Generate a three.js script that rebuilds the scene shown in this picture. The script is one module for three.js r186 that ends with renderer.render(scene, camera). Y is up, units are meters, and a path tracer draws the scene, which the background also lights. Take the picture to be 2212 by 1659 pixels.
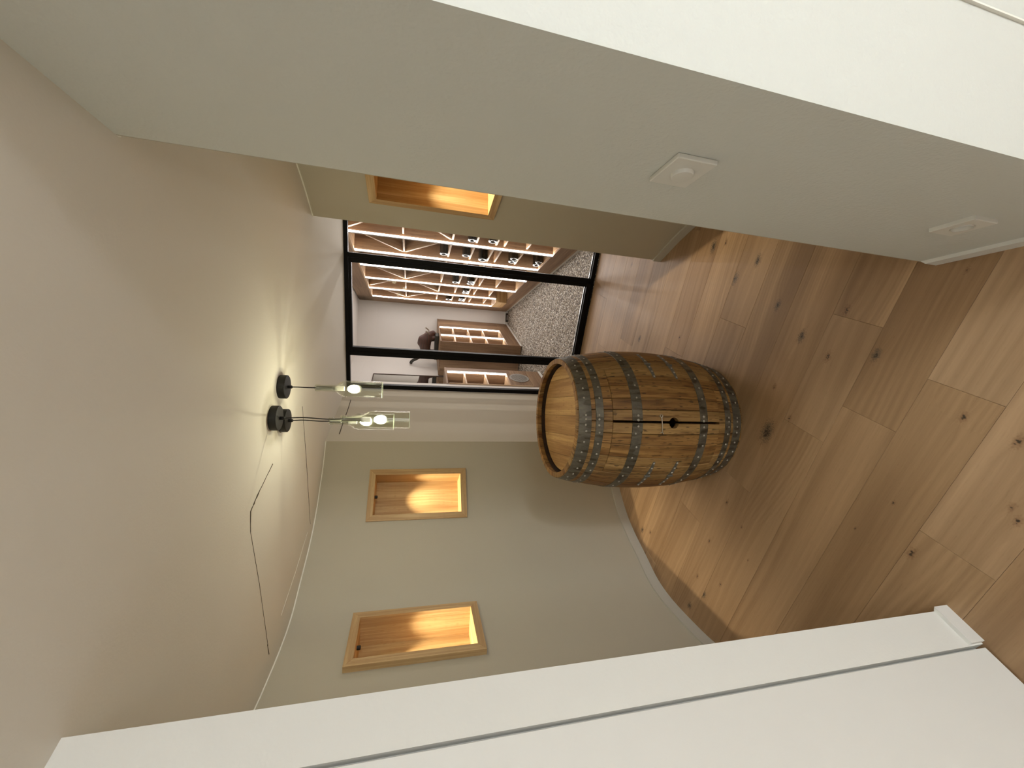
import * as THREE from 'three';
import { RectAreaLightUniformsLib } from 'three/addons/lights/RectAreaLightUniformsLib.js';
import { RoundedBoxGeometry } from 'three/addons/geometries/RoundedBoxGeometry.js';
import { MarchingCubes } from 'three/addons/objects/MarchingCubes.js';
import { mergeGeometries, mergeVertices } from 'three/addons/utils/BufferGeometryUtils.js';
import { Brush, Evaluator, SUBTRACTION } from 'three-bvh-csg';

// ------------------------------------------------------------------ camera, exposure, large lights
// The phone was held upright while the picture is stored on its side, so the camera is rolled by a quarter turn.
const V3 = (x, y, z) => new THREE.Vector3(x, y, z);
const scene = new THREE.Scene();
scene.background = new THREE.Color(0x000000);
const camera = new THREE.PerspectiveCamera(87.93, 2212 / 1659, 0.05, 40);
camera.position.set(0, 1.73, 0);
camera.up.set(0.99925, 0.03753, -0.0095);
camera.lookAt(0, 1.73 - 0.24545, -0.96941);
const renderer = new THREE.WebGLRenderer({ antialias: true });
renderer.toneMapping = THREE.LinearToneMapping;
renderer.toneMappingExposure = 1.0;
renderer.shadowMap.enabled = true;
renderer.shadowMap.type = THREE.PCFSoftShadowMap;
RectAreaLightUniformsLib.init();

const CEIL = 2.33, CELLAR_CEIL = 2.67;
const LIGHT = {
  hall: { color: 0xebf5ff, power: 1.0 },     // hall behind the camera: recessed light and added fill globes
  led: { color: 0xfffaf6, power: 1.0 },      // LED profiles in the cellar
  bulb: { power: 1.0 },
  niche: { color: 0xffeecb, power: 1.0 },
};
function areaLight(color, intensity, w, h, at, towards) {
  const l = new THREE.RectAreaLight(color, intensity, w, h);
  l.position.copy(at); l.lookAt(towards); scene.add(l); return l;
}
// unseen globes added in the hall as ambient fill: position, radius, candela
const FILL_GLOBES = [[0.56, 1.72, 1.75, 0.13, 1.2], [2.1, 1.72, 2.4, 0.18, 10.5]];
for (const [x, y, z, r, cd] of FILL_GLOBES) { const l = new THREE.PointLight(LIGHT.hall.color, cd, 0, 2); l.position.set(x, y, z); l.castShadow = true; l.shadow.radius = r / 0.02; scene.add(l); }
// Hall ceiling panels, behind the camera: position x, z, size, brightness
const HALL_LIGHTS = [[1.39, 0.8, 0.17, 92]];
for (const [x, z, s, i] of HALL_LIGHTS) areaLight(LIGHT.hall.color, i * LIGHT.hall.power, s, s, V3(x, CEIL - 0.012, z), V3(x, 0, z + 0.0001));

// ------------------------------------------------------------------ helpers
const used = new Map();
function numbered(name) { const n = used.get(name) ?? 0; used.set(name, n + 1); return n ? name + '_' + String(n).padStart(3, '0') : name; }
function rng(seed) { let s = seed | 0; return () => { s = (s + 0x6d2b79f5) | 0; let t = Math.imul(s ^ (s >>> 15), 1 | s); t = (t + Math.imul(t ^ (t >>> 7), 61 | t)) ^ t; return ((t ^ (t >>> 14)) >>> 0) / 4294967296; }; }
const D2R = Math.PI / 180, clamp = (x, a = 0, b = 1) => Math.min(b, Math.max(a, x)), lerp = (a, b, t) => a + (b - a) * t, sstep = (a, b, x) => { const t = clamp((x - a) / (b - a)); return t * t * (3 - 2 * t); };
function tag(o, label, category, group) { o.userData.label = label; o.userData.category = category; if (group) o.userData.group = group; return o; }
function shade(m) { m.castShadow = true; m.receiveShadow = true; return m; }
function thing(name, label, category, group) { const o = new THREE.Group(); o.name = numbered(name); scene.add(o); return tag(o, label, category, group); }
function part(name, geo, mat, parent, label) { const m = shade(new THREE.Mesh(geo, mat)); m.name = name; if (label) m.userData.label = label; parent.add(m); return m; }
function struct(name, geo, mat) { const m = geo ? shade(new THREE.Mesh(geo, mat)) : new THREE.Group(); m.name = numbered(name); m.userData.kind = 'structure'; scene.add(m); return m; }
function stuff(name, geo, mat, parent) { const m = part(name, geo, mat, parent); m.userData.kind = 'stuff'; return m; }
// uv in metres with v along the grain axis
function grain(g, axis = 'y') {
  const p = g.attributes.position, n = g.attributes.normal, uv = new Float32Array(p.count * 2), k = 'xyz'.indexOf(axis), a = [0, 0, 0];
  for (let i = 0; i < p.count; i++) {
    a[0] = p.getX(i); a[1] = p.getY(i); a[2] = p.getZ(i);
    const nn = [Math.abs(n.getX(i)), Math.abs(n.getY(i)), Math.abs(n.getZ(i))], d = nn.indexOf(Math.max(...nn));
    let v = k, u = 3 - k - d; if (d === k) { v = (k + 1) % 3; u = (k + 2) % 3; }
    uv[2 * i] = a[u]; uv[2 * i + 1] = a[v];
  }
  g.setAttribute('uv', new THREE.BufferAttribute(uv, 2)); return g;
}
function slide(g, du, dv) { const uv = g.attributes.uv; for (let i = 0; i < uv.count; i++) uv.setXY(i, uv.getX(i) + du, uv.getY(i) + dv); return g; }
const slider = rng(77);
// a box from its low corner to its high corner, with its grain axis
function box(x0, y0, z0, x1, y1, z1, axis = 'y') { const g = new THREE.BoxGeometry(x1 - x0, y1 - y0, z1 - z0); g.translate((x0 + x1) / 2, (y0 + y1) / 2, (z0 + z1) / 2); return slide(grain(g, axis), slider(), slider()); }
function rbox(x0, y0, z0, x1, y1, z1, r, axis = 'y') { const g = new RoundedBoxGeometry(x1 - x0, y1 - y0, z1 - z0, 2, r); g.translate((x0 + x1) / 2, (y0 + y1) / 2, (z0 + z1) / 2); return slide(grain(g, axis), slider(), slider()); }
// a vertical prism over a floor polygon of [x, z]
function prism(pts, y0, y1) {
  const s = new THREE.Shape(pts.map(([x, z]) => new THREE.Vector2(x, -z)));
  const g = new THREE.ExtrudeGeometry(s, { depth: y1 - y0, bevelEnabled: false });
  g.rotateX(-Math.PI / 2); g.translate(0, y0, 0); return grain(g, 'y');
}
// a group with its own axes on the floor: origin and direction of local x; local z is to the right of it, seen from above
function local(o, [ox, oz], [dx, dz]) { const l = Math.hypot(dx, dz); o.position.set(ox, 0, oz); o.rotation.y = Math.atan2(-dz / l, dx / l); o.updateMatrixWorld(true); return o; }
function lathe(profile, seg = 32, a0 = 0, al = Math.PI * 2) { return new THREE.LatheGeometry(profile.map(([r, y]) => new THREE.Vector2(r, y)), seg, a0, al); }
function rod(pts, r, seg = 12, sides = 8) { return new THREE.TubeGeometry(new THREE.CatmullRomCurve3(pts.map((p) => V3(...p))), seg, r, sides); }

// ------------------------------------------------------------------ noise and textures
function hash(ix, iy, s) { let h = Math.imul(ix, 374761393) ^ Math.imul(iy, 668265263) ^ Math.imul(s, 1442695041); h = Math.imul(h ^ (h >>> 13), 1274126177); return ((h ^ (h >>> 16)) >>> 0) / 4294967296; }
function noise(x, y, s = 0) {
  const ix = Math.floor(x), iy = Math.floor(y); let fx = x - ix, fy = y - iy; fx = fx * fx * (3 - 2 * fx); fy = fy * fy * (3 - 2 * fy);
  const a = hash(ix, iy, s), b = hash(ix + 1, iy, s), c = hash(ix, iy + 1, s), d = hash(ix + 1, iy + 1, s);
  return a + (b - a) * fx + (c - a) * fy + (a - b - c + d) * fx * fy;
}
// noise that repeats after px, py cells
function tnoise(x, y, px, py, s = 0) {
  const ix = Math.floor(x), iy = Math.floor(y); let fx = x - ix, fy = y - iy; fx = fx * fx * (3 - 2 * fx); fy = fy * fy * (3 - 2 * fy);
  const m = (n, p) => ((n % p) + p) % p, x0 = m(ix, px), x1 = m(ix + 1, px), y0 = m(iy, py), y1 = m(iy + 1, py);
  const a = hash(x0, y0, s), b = hash(x1, y0, s), c = hash(x0, y1, s), d = hash(x1, y1, s);
  return a + (b - a) * fx + (c - a) * fy + (a - b - c + d) * fx * fy;
}
function dataTex(w, h, fill, srgb = true) {
  const d = new Uint8Array(w * h * 4), c = [0, 0, 0];
  for (let y = 0; y < h; y++) for (let x = 0; x < w; x++) { fill(x, y, c); const i = (y * w + x) * 4; d[i] = clamp(c[0], 0, 255); d[i + 1] = clamp(c[1], 0, 255); d[i + 2] = clamp(c[2], 0, 255); d[i + 3] = 255; }
  const t = new THREE.DataTexture(d, w, h); t.magFilter = THREE.LinearFilter; t.minFilter = THREE.LinearMipmapLinearFilter; t.generateMipmaps = true; t.wrapS = t.wrapT = THREE.RepeatWrapping;
  if (srgb) t.colorSpace = THREE.SRGBColorSpace; t.needsUpdate = true; return t;
}
// straight-grained veneer, light and dark as sRGB triples; u across (tile su metres), v along (tile sv metres)
function veneer(w, h, su, sv, light, dark, seed, { fine = 90, bands = 9, pores = 0.5 } = {}) {
  const t = dataTex(w, h, (x, y, c) => {
    const u = x / w, v = y / h, wob = (tnoise(u * 4, v * 3, 4, 3, seed) - 0.5) * 0.10;
    let g = 0.45 * tnoise((u + wob) * bands, v * 2, bands, 2, seed + 1) + 0.3 * tnoise((u + wob * 0.6) * bands * 4, v * 3, bands * 4, 3, seed + 2) + 0.25 * tnoise(u * fine, v * 6, fine, 6, seed + 3);
    const pore = tnoise(u * fine * 2, v * 24, fine * 2, 24, seed + 4); if (pore > 0.8) g -= (pore - 0.8) * pores * 4;
    g = clamp((g - 0.22) / 0.56);
    for (let k = 0; k < 3; k++) c[k] = lerp(dark[k], light[k], g);
  });
  t.repeat.set(1 / su, 1 / sv); return t;
}
// the walls' rolled paint
const paintBump = dataTex(512, 512, (x, y, c) => { const u = x / 512, v = y / 512; c[0] = c[1] = c[2] = 255 * (0.6 * tnoise(u * 90, v * 90, 90, 90, 5) + 0.4 * tnoise(u * 200, v * 200, 200, 200, 6)); }, false);
paintBump.repeat.set(2, 2);
const M = {};
const paint = (hex, rough = 0.85, bump = 0.0002) => new THREE.MeshStandardMaterial({ color: hex, roughness: rough, bumpMap: paintBump, bumpScale: bump });
M.white = paint(0xe4e2db);                              // white emulsion of the hall walls and passage
M.orangePeel = paint(0xd3d4cd, 0.8, 0.0006);
M.passage = paint(0xcdc5b4);                            // passage in front of the cellar
M.grey = paint(0xbcb5a3);                               // greige curved walls
M.ceiling = paint(0xdfdad0, 0.9);
M.gloss = new THREE.MeshStandardMaterial({ color: 0xe4e2dc, roughness: 0.42 });    // skirting, door leaf, switches
M.greySkirting = new THREE.MeshStandardMaterial({ color: 0xc2beb2, roughness: 0.5 });
M.plaster = paint(0xe0dcd7, 0.9);                       // cellar walls
M.crack = new THREE.MeshStandardMaterial({ color: 0x4a4033, roughness: 1 });
M.bead = new THREE.MeshStandardMaterial({ color: 0xefece2, roughness: 0.6 });
M.blackSteel = new THREE.MeshPhysicalMaterial({ color: 0x060606, roughness: 0.45, specularIntensity: 0.35 });
M.black = new THREE.MeshStandardMaterial({ color: 0x0d0c0b, roughness: 0.55 });
M.glass = new THREE.MeshPhysicalMaterial({ color: 0xffffff, roughness: 0, transmission: 1, thickness: 0, ior: 1.45 });
M.subfloor = new THREE.MeshStandardMaterial({ color: 0x7a6650, roughness: 1 });

// ------------------------------------------------------------------ floor: oak planks laid at 24 degrees
const CU = Math.cos(24 * D2R), SU = Math.sin(24 * D2R), toUV = (x, z) => [x * CU + z * SU, -x * SU + z * CU], PW = 0.2075, ROW0 = -0.72;
const rowV = (k) => ROW0 - PW * k;                     // upper edge of row k; row k lies between rowV(k + 1) and rowV(k)
// end joints seen in the photograph, per row; further joints follow at plank length
const JOINTS = { '-1': [-0.816], 0: [-0.333], 1: [-0.546], 2: [-0.212, -0.724], 3: [-1.166], 4: [-1.566, 0.2], 7: [-0.725], 10: [-0.868], 12: [-1.045], 13: [-0.62], 8: [-1.6, 0.05], 9: [-1.3], 5: [-0.4], 6: [-1.2], 11: [-0.1] };
const planks = [];
{ const r = rng(11);
  for (let k = -17; k <= 14; k++) {
    const js = (JOINTS[k] ?? [-3 + r() * 1.9]).slice().sort((a, b) => a - b);
    for (let u = js[0] - 1.7 - r() * 0.4; u > -3.4; u -= 1.75 + r() * 0.35) js.unshift(u);
    for (let u = js[js.length - 1] + 1.7 + r() * 0.4; u < 4; u += 1.75 + r() * 0.35) js.push(u);
    js.unshift(-4.6); js.push(5);
    for (let i = 0; i + 1 < js.length; i++) planks.push({ k, u0: js[i], u1: js[i + 1], tone: r(), seed: (r() * 1e6) | 0, warm: r() });
  } }
const KNOTS = [[-0.03,-2.211,0.02],[-0.174,-1.953,0.018],[-0.06,-1.842,0.016],[-0.244,-1.621,0.014],[-0.343,-1.435,0.015],[-0.778,-2.718,0.016],[0.005,-2.118,0.01],[-0.616,-2.259,0.008],[-0.267,-3.118,0.012],[-0.607,-1.458,0.008],[-0.829,-1.396,0.03],[-0.709,-1.32,0.009],[-0.385,-1.281,0.012],[-0.313,-1.112,0.013],[-0.184,-1.295,0.012],[-0.408,-0.789,0.009],[-0.413,-0.655,0.011],[-0.784,-0.821,0.005],[-0.961,-0.879,0.004],[-0.905,-0.701,0.011],[-0.594,-0.581,0.008],[-0.622,-0.555,0.009],[-1.484,-1.197,0.005],[-2.049,-1.997,0.014],[-1.992,-1.912,0.01],[-2.177,-1.89,0.012],[-1.313,-1.442,0.009],[-1.603,-1.447,0.008],[-1.865,-1.423,0.009],[-1.915,-1.336,0.014],[-1.753,-1.273,0.008],[-2.081,-1.392,0.014],[-1.361,-1.304,0.006],[0.025,-0.988,0.006]];
const FT = { u0: -2.4, v0: -3.8, w: 2.65, h: 3.7, nx: 1792, ny: 2048 };
const floorTex = (() => {
  const rows = new Map(); for (const p of planks) { if (!rows.has(p.k)) rows.set(p.k, []); rows.get(p.k).push(p); }
  const t = dataTex(FT.nx, FT.ny, (x, y, c) => {
    const u = FT.u0 + (x + 0.5) / FT.nx * FT.w, v = FT.v0 + (y + 0.5) / FT.ny * FT.h, k = Math.floor((ROW0 - v) / PW), row = rows.get(clamp(k, -17, 14)), p = row.find((q) => u >= q.u0 && u < q.u1) ?? row[0];
    const s = p.seed % 9973; let vv = v, dark = 0, blue = 0, brown = 0;
    for (const [ku, kv, kr] of KNOTS) {
      const du = (u - ku) / 1.9, dv = v - kv, d2 = du * du + dv * dv, R = kr * 5;
      if (d2 > R * R) continue;
      if (Math.floor((ROW0 - kv) / PW) !== k) continue;
      const d = Math.sqrt(d2), f = 1 - d / R; vv += Math.sign(dv) * f * f * kr * 1.5;
      const e = d + (noise(u * 260, v * 260, 3) - 0.5) * kr * 0.9;
      dark = Math.max(dark, 0.85 * (1 - sstep(kr * 0.12, kr * 0.45, e))); brown = Math.max(brown, 0.45 * (1 - sstep(kr * 0.2, kr * 1.6, e)));
      if (kr > 0.0125) blue = Math.max(blue, 0.5 * (1 - sstep(kr * 0.4, kr * 1.3, e)));
    }
    const w1 = noise(u * 1.3, vv * 5, s) - 0.5, w2 = noise(u * 4, vv * 16, s + 1) - 0.5;
    const ring = noise(7, (vv + w1 * 0.05 + w2 * 0.01) * 70, s + 2), broad = noise(u * 0.9, (vv + w1 * 0.04) * 13, s + 3), fine = noise(u * 14, vv * 420, s + 4), pore = noise(u * 34, vv * 640, s + 5);
    let g = 0.5 + (broad - 0.5) * 0.62 + (ring - 0.5) * 0.34 + (fine - 0.5) * 0.16 - (pore > 0.8 ? (pore - 0.8) * 0.9 : 0);
    g += (noise(u * 2.2, vv * 3.5, s + 6) - 0.5) * 0.35;
    const cat = Math.sin((vv + w1 * 0.16) * 300 + u * 2); if (noise(u * 1.1 + 5, v * 4, s + 7) > 0.62) g += cat * 0.09;
    const tone = 0.98 + p.tone * 0.045;
    c[0] = lerp(139, 182, g) * tone; c[1] = lerp(109, 150, g) * tone * (0.985 + p.warm * 0.02); c[2] = lerp(78, 115, g) * tone * (0.95 + p.warm * 0.06);
    c[0] *= 1 - brown * 0.32; c[1] *= 1 - brown * 0.42; c[2] *= 1 - brown * 0.5;
    if (blue > 0) { c[0] = lerp(c[0], 92, blue); c[1] = lerp(c[1], 84, blue); c[2] = lerp(c[2], 70, blue); }
    c[0] = lerp(c[0], 48, dark); c[1] = lerp(c[1], 38, dark); c[2] = lerp(c[2], 28, dark);
  });
  t.wrapS = t.wrapT = THREE.MirroredRepeatWrapping; return t;
})();
M.floor = new THREE.MeshStandardMaterial({ map: floorTex, roughness: 0.5, bumpMap: floorTex, bumpScale: 0.0007 });
const floor = struct('floor', prism([[-4, 3.4], [3.4, 3.4], [3.4, -2.78], [1.6, -3.48], [-0.9, -4.45], [-4, -4.45]], -0.08, -0.0045), M.subfloor);
function plankGeo(u0, u1, v0, v1) {                    // plank with eased edges, uv in the floor map
  const gp = 0.0003, e = 0.0008, top = 0, sh = -0.0009, bot = -0.012, P = [], N = [], T = [], I = [];
  const quad = (a, b, c, d, n) => { const i = P.length / 3; for (const q of [a, b, c, d]) { P.push(q[0] * CU - q[2] * SU, q[1], q[0] * SU + q[2] * CU); N.push(n[0] * CU - n[2] * SU, n[1], n[0] * SU + n[2] * CU); T.push((q[0] - FT.u0) / FT.w, (q[2] - FT.v0) / FT.h); } I.push(i, i + 1, i + 2, i, i + 2, i + 3); };
  const a = u0 + gp, b = u1 - gp, c = v0 + gp, d = v1 - gp, h = Math.SQRT1_2;
  quad([a + e, top, d - e], [b - e, top, d - e], [b - e, top, c + e], [a + e, top, c + e], [0, 1, 0]);
  quad([a, sh, d], [b, sh, d], [b - e, top, d - e], [a + e, top, d - e], [0, h, h]);
  quad([b, sh, c], [a, sh, c], [a + e, top, c + e], [b - e, top, c + e], [0, h, -h]);
  quad([b, sh, d], [b, sh, c], [b - e, top, c + e], [b - e, top, d - e], [h, h, 0]);
  quad([a, sh, c], [a, sh, d], [a + e, top, d - e], [a + e, top, c + e], [-h, h, 0]);
  quad([a, bot, d], [b, bot, d], [b, sh, d], [a, sh, d], [0, 0, 1]); quad([b, bot, c], [a, bot, c], [a, sh, c], [b, sh, c], [0, 0, -1]);
  quad([b, bot, d], [b, bot, c], [b, sh, c], [b, sh, d], [1, 0, 0]); quad([a, bot, c], [a, bot, d], [a, sh, d], [a, sh, c], [-1, 0, 0]);
  const g = new THREE.BufferGeometry(); g.setAttribute('position', new THREE.Float32BufferAttribute(P, 3)); g.setAttribute('normal', new THREE.Float32BufferAttribute(N, 3)); g.setAttribute('uv', new THREE.Float32BufferAttribute(T, 2)); g.setIndex(I); return g;
}
for (const p of planks) {
  const uLo = Math.max(p.u0, -4.2), uHi = Math.min(p.u1, 4.2); if (uHi - uLo < 0.1) continue;
  const um = (uLo + uHi) / 2, vm = (rowV(p.k) + rowV(p.k + 1)) / 2, x = um * CU - vm * SU, z = um * SU + vm * CU; if (x < -3.2 || x > 3.2 || z > 3.2) continue;
  part('plank', plankGeo(uLo, uHi, p.k === 14 ? -3.75 : rowV(p.k + 1), rowV(p.k)), M.floor, floor);
}

// ------------------------------------------------------------------ barrel room shell
function spline(pts, n) { return new THREE.CatmullRomCurve3(pts.map(([x, z]) => V3(x, 0, z)), false, 'centripetal').getSpacedPoints(n).map((p) => [p.x, p.z]); }
function nearest(c, [x, z]) { let b = 0, d = 1e9; c.forEach((p, i) => { const e = Math.hypot(p[0] - x, p[1] - z); if (e < d) { d = e; b = i; } }); return b; }
// two triangles of a quad, wound to face along its normals
function facing(P, N, I, b) { const q = (k) => V3(P[3 * (b + k)], P[3 * (b + k) + 1], P[3 * (b + k) + 2]), n = q(1).sub(q(0)).cross(q(2).sub(q(0))), f = n.dot(V3(N[3 * b], N[3 * b + 1], N[3 * b + 2])) > 0; if (f) I.push(b, b + 1, b + 2, b, b + 2, b + 3); else I.push(b, b + 2, b + 1, b, b + 3, b + 2); }
// a wall over a curve: inner face with window-like openings, outer face at the given offset, closed ends
function curvedWall(curve, out, side, openings, y0 = 0, y1 = CEIL) {
  const n = curve.length, P = [], N = [], T = [], I = [];
  const nrm = curve.map((p, i) => { const a = curve[Math.max(0, i - 1)], b = curve[Math.min(n - 1, i + 1)], l = Math.hypot(b[0] - a[0], b[1] - a[1]); return [side * -(b[1] - a[1]) / l, side * (b[0] - a[0]) / l]; });
  const len = [0]; for (let i = 1; i < n; i++) len.push(len[i - 1] + Math.hypot(curve[i][0] - curve[i - 1][0], curve[i][1] - curve[i - 1][1]));
  const at = (i, o) => [curve[i][0] - nrm[i][0] * o, curve[i][1] - nrm[i][1] * o];
  const quad = (i, j, lo, hi, o, s) => { const b = P.length / 3, A = at(i, o), B = at(j, o); for (const [q, y, k] of [[A, lo, i], [B, lo, j], [B, hi, j], [A, hi, i]]) { P.push(q[0], y, q[1]); N.push(nrm[k][0] * s, 0, nrm[k][1] * s); T.push(len[k], y); } facing(P, N, I, b); };
  for (let i = 0; i + 1 < n; i++) {
    const o = openings.find(([a, b]) => i >= a && i < b);
    if (o) { quad(i, i + 1, y0, o[2], 0, 1); quad(i, i + 1, o[3], y1, 0, 1); } else quad(i, i + 1, y0, y1, 0, 1);
    quad(i, i + 1, y0, y1, out, -1);
  }
  for (const i of [0, n - 1]) { const b = P.length / 3, A = at(i, 0), B = at(i, out), d = i ? 1 : -1, t = [(curve[i][0] - curve[Math.abs(i - 1)][0]), (curve[i][1] - curve[Math.abs(i - 1)][1])], l = Math.hypot(...t); for (const [q, y] of [[A, y0], [B, y0], [B, y1], [A, y1]]) { P.push(q[0], y, q[1]); N.push(t[0] / l, 0, t[1] / l); T.push(Math.hypot(q[0] - A[0], q[1] - A[1]), y); } facing(P, N, I, b); void d; }
  const g = new THREE.BufferGeometry(); g.setAttribute('position', new THREE.Float32BufferAttribute(P, 3)); g.setAttribute('normal', new THREE.Float32BufferAttribute(N, 3)); g.setAttribute('uv', new THREE.Float32BufferAttribute(T, 2)); g.setIndex(I); return g;
}
const offsetCurve = (curve, side, o) => curve.map((p, i) => { const a = curve[Math.max(0, i - 1)], b = curve[Math.min(curve.length - 1, i + 1)], l = Math.hypot(b[0] - a[0], b[1] - a[1]); return [p[0] + side * -(b[1] - a[1]) / l * o, p[1] + side * (b[0] - a[0]) / l * o]; });
const strip = (curve, side, t, y0, y1) => { const c = offsetCurve(curve, side, t); return prism([...curve.map((p) => p), ...c.reverse()], y0, y1); };
const LEFT = spline([[-0.478, -3.2], [-0.665, -3.13], [-0.79, -3.054], [-0.872, -3.008], [-1.018, -2.893], [-1.115, -2.785], [-1.234, -2.61], [-1.338, -2.455], [-1.39, -2.314], [-1.427, -2.073], [-1.437, -1.88], [-1.405, -1.62], [-1.29, -1.33], [-1.08, -1.1], [-0.79, -0.975]], 150);
const RIGHT = spline([[0.944, -2.57], [1.024, -2.352], [1.068, -2.19], [1.095, -2.03], [1.1, -1.83], [1.05, -1.5], [0.9, -1.22], [0.7, -1.05], [0.475, -0.988]], 110);
// niche fronts: corner A, corner B (local x from A to B, local z into the wall), top and bottom of the frame
const NICHES = [
  { a: [-1.3365, -2.407], b: [-1.394, -2.047], y0: 1.291, y1: 2.0, curve: LEFT, label: 'oak wall niche nearest the white door, its frame standing well proud of the grey wall' },
  { a: [-0.671, -3.103], b: [-0.99, -2.906], y0: 1.293, y1: 2.0, curve: LEFT, label: 'oak wall niche between the pendant bottles and the niche nearest the white door' },
  { a: [1.065, -2.021], b: [0.993, -2.392], y0: 1.28, y1: 1.999, curve: RIGHT, label: 'oak wall niche beside the glazed cellar wall, half hidden by the pier with the switch' },
];
const openingsFor = (curve) => NICHES.filter((n) => n.curve === curve).map((n) => { const i = nearest(curve, n.a), j = nearest(curve, n.b); return [Math.min(i, j) + 2, Math.max(i, j) - 2, n.y0 + 0.02, n.y1 - 0.02]; });
struct('wall_left_curved', curvedWall(LEFT, 0.26, -1, openingsFor(LEFT)), M.grey);
struct('wall_right_curved', curvedWall(RIGHT, 0.24, 1, openingsFor(RIGHT)), M.grey);
struct('baseboard_left_curved', strip(LEFT, -1, 0.012, 0, 0.072), M.greySkirting);
struct('baseboard_right_curved', strip(RIGHT.slice(0, 107), 1, 0.012, 0, 0.06), M.greySkirting);
struct('trim_1', strip(LEFT, -1, 0.004, CEIL - 0.006, CEIL), M.bead);
struct('trim_2', strip(RIGHT, 1, 0.004, CEIL - 0.006, CEIL), M.bead);
struct('wall_passage_left', prism([[-0.478, -3.2], [-0.19, -3.868], [-0.101, -4.106], [-0.146, -4.215], [-0.95, -4.5], [-0.95, -3.42]], 0, CEIL), M.passage);
struct('wall_passage_right', prism([[0.944, -2.57], [1.44, -3.507], [1.47, -3.62], [1.9, -3.45], [1.9, -2.7], [1.2, -2.6]], 0, CEIL), M.white);
// entrance: right pier with switches, left wall end with the white door leaf
struct('wall_entry_right', prism([[0.475, -0.985], [0.475, -0.511], [2.6, -0.511], [2.6, -1.2], [1.2, -1.25], [0.78, -0.985]], 0, CEIL), M.orangePeel);
struct('baseboard_entry_right', mergeGeometries([prism([[0.475, -0.985], [0.463, -0.972], [0.463, -0.499], [0.475, -0.511]], 0, 0.052), prism([[0.475, -0.511], [0.463, -0.499], [0.735, -0.499], [0.735, -0.511]], 0, 0.052)]), M.gloss);
struct('trim_3', box(0.7335, 0, -0.513, 0.737, CEIL, -0.506), M.bead);
const C0 = [-0.684, -0.909], DD = [-0.55, 0.835], DN = [-0.835, -0.55];
const along = (s, o = 0) => [C0[0] + DD[0] * s + DN[0] * o, C0[1] + DD[1] * s + DN[1] * o];
struct('wall_entry_left', prism([along(0), along(0.104), along(0.104, 0.03), along(2.6, 0.03), along(2.6, 0.13), along(0, 0.13)], 0, CEIL), M.white);
struct('baseboard_entry_left', prism([along(-0.002), along(-0.009, -0.012), along(0.1, -0.012), along(0.1, 0)], 0, 0.058), M.gloss);
const door1 = struct('door_1'); tag(door1, 'white flush door leaf with a dark gap along its edge, left of the niches', 'door');
local(door1, along(0.113), DD);                        // local x along the leaf, local z to its back
part('door_leaf', rbox(0, 0.006, -0.001, 0.93, CEIL - 0.03, 0.028, 0.0015), M.gloss, door1);
// hall around the camera
struct('wall_hall_back', prism([[-3.4, 3.1], [3, 3.1], [3, 3.3], [-3.4, 3.3]], 0, CEIL), M.white);
struct('wall_hall_left', prism([[-2.6, 0.9], [-2.6, 3.2], [-2.8, 3.2], [-2.8, 0.9]], 0, CEIL), M.white);
struct('wall_hall_door', prism([along(2.55), [-2.62, 1.25], [-2.62, 0.95], along(2.55, 0.12)], 0, CEIL), M.white);
struct('wall_hall_right', prism([[2.4, -0.6], [2.4, 3.2], [2.6, 3.2], [2.6, -0.6]], 0, CEIL), M.white);
// ceiling with its hairline cracks
const GA = [0.339, -3.935], GU = [0.9318, 0.3629], GN = [-0.3629, 0.9318], gl = (s, o = 0) => [GA[0] + GU[0] * s + GN[0] * o, GA[1] + GU[1] * s + GN[1] * o];
const ceiling = struct('ceiling', prism([[-3.4, 3.3], [3, 3.3], [3, gl(2.8)[1]], gl(2.8, -0.02), gl(-1.6, -0.02), [-3.4, gl(-1.6)[1]]], CEIL, CEIL + 0.12), M.ceiling);
function crackGeo(pts, w, y = CEIL, t = 0.0012) {       // a ribbon of varying width along a path on the ceiling
  const r = rng(Math.round(pts[0][0] * 1000)), L = []; for (let i = 0; i + 1 < pts.length; i++) { const n = Math.max(2, Math.ceil(Math.hypot(pts[i + 1][0] - pts[i][0], pts[i + 1][1] - pts[i][1]) / 0.03)); for (let k = 0; k < n; k++) L.push([lerp(pts[i][0], pts[i + 1][0], k / n), lerp(pts[i][1], pts[i + 1][1], k / n), lerp(pts[i][2] ?? w, pts[i + 1][2] ?? w, k / n)]); } L.push([...pts[pts.length - 1].slice(0, 2), pts[pts.length - 1][2] ?? w]);
  const A = [], B = []; L.forEach(([x, z, ww], i) => { const a = L[Math.max(0, i - 1)], b = L[Math.min(L.length - 1, i + 1)], l = Math.hypot(b[0] - a[0], b[1] - a[1]), nx = -(b[1] - a[1]) / l, nz = (b[0] - a[0]) / l, h = ww / 2 * (0.75 + 0.5 * r()), j = (r() - 0.5) * ww * 0.5; A.push([x + nx * (h + j), z + nz * (h + j)]); B.unshift([x - nx * (h - j), z - nz * (h - j)]); });
  return prism([...A, ...B], y - t, y + 0.001);
}
part('crack', crackGeo([[-0.408, -2.031, 0.006], [-0.45, -1.95, 0.003], [-0.487, -1.88, 0.004], [-0.505, -1.85, 0.011], [-0.513, -1.836, 0.004], [-0.525, -1.82, 0.009], [-0.532, -1.81, 0.004], [-0.547, -1.785, 0.008], [-0.633, -1.794, 0.003]], 0.004), M.crack, ceiling);
part('crack', crackGeo([[-0.633, -1.794], [-0.898, -1.916], [-1.26, -2.062]], 0.0014), M.crack, ceiling);
part('crack', crackGeo([[-1.25, -2.055, 0.003], [-1.314, -2.083, 0.005]], 0.004), M.crack, ceiling);
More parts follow.
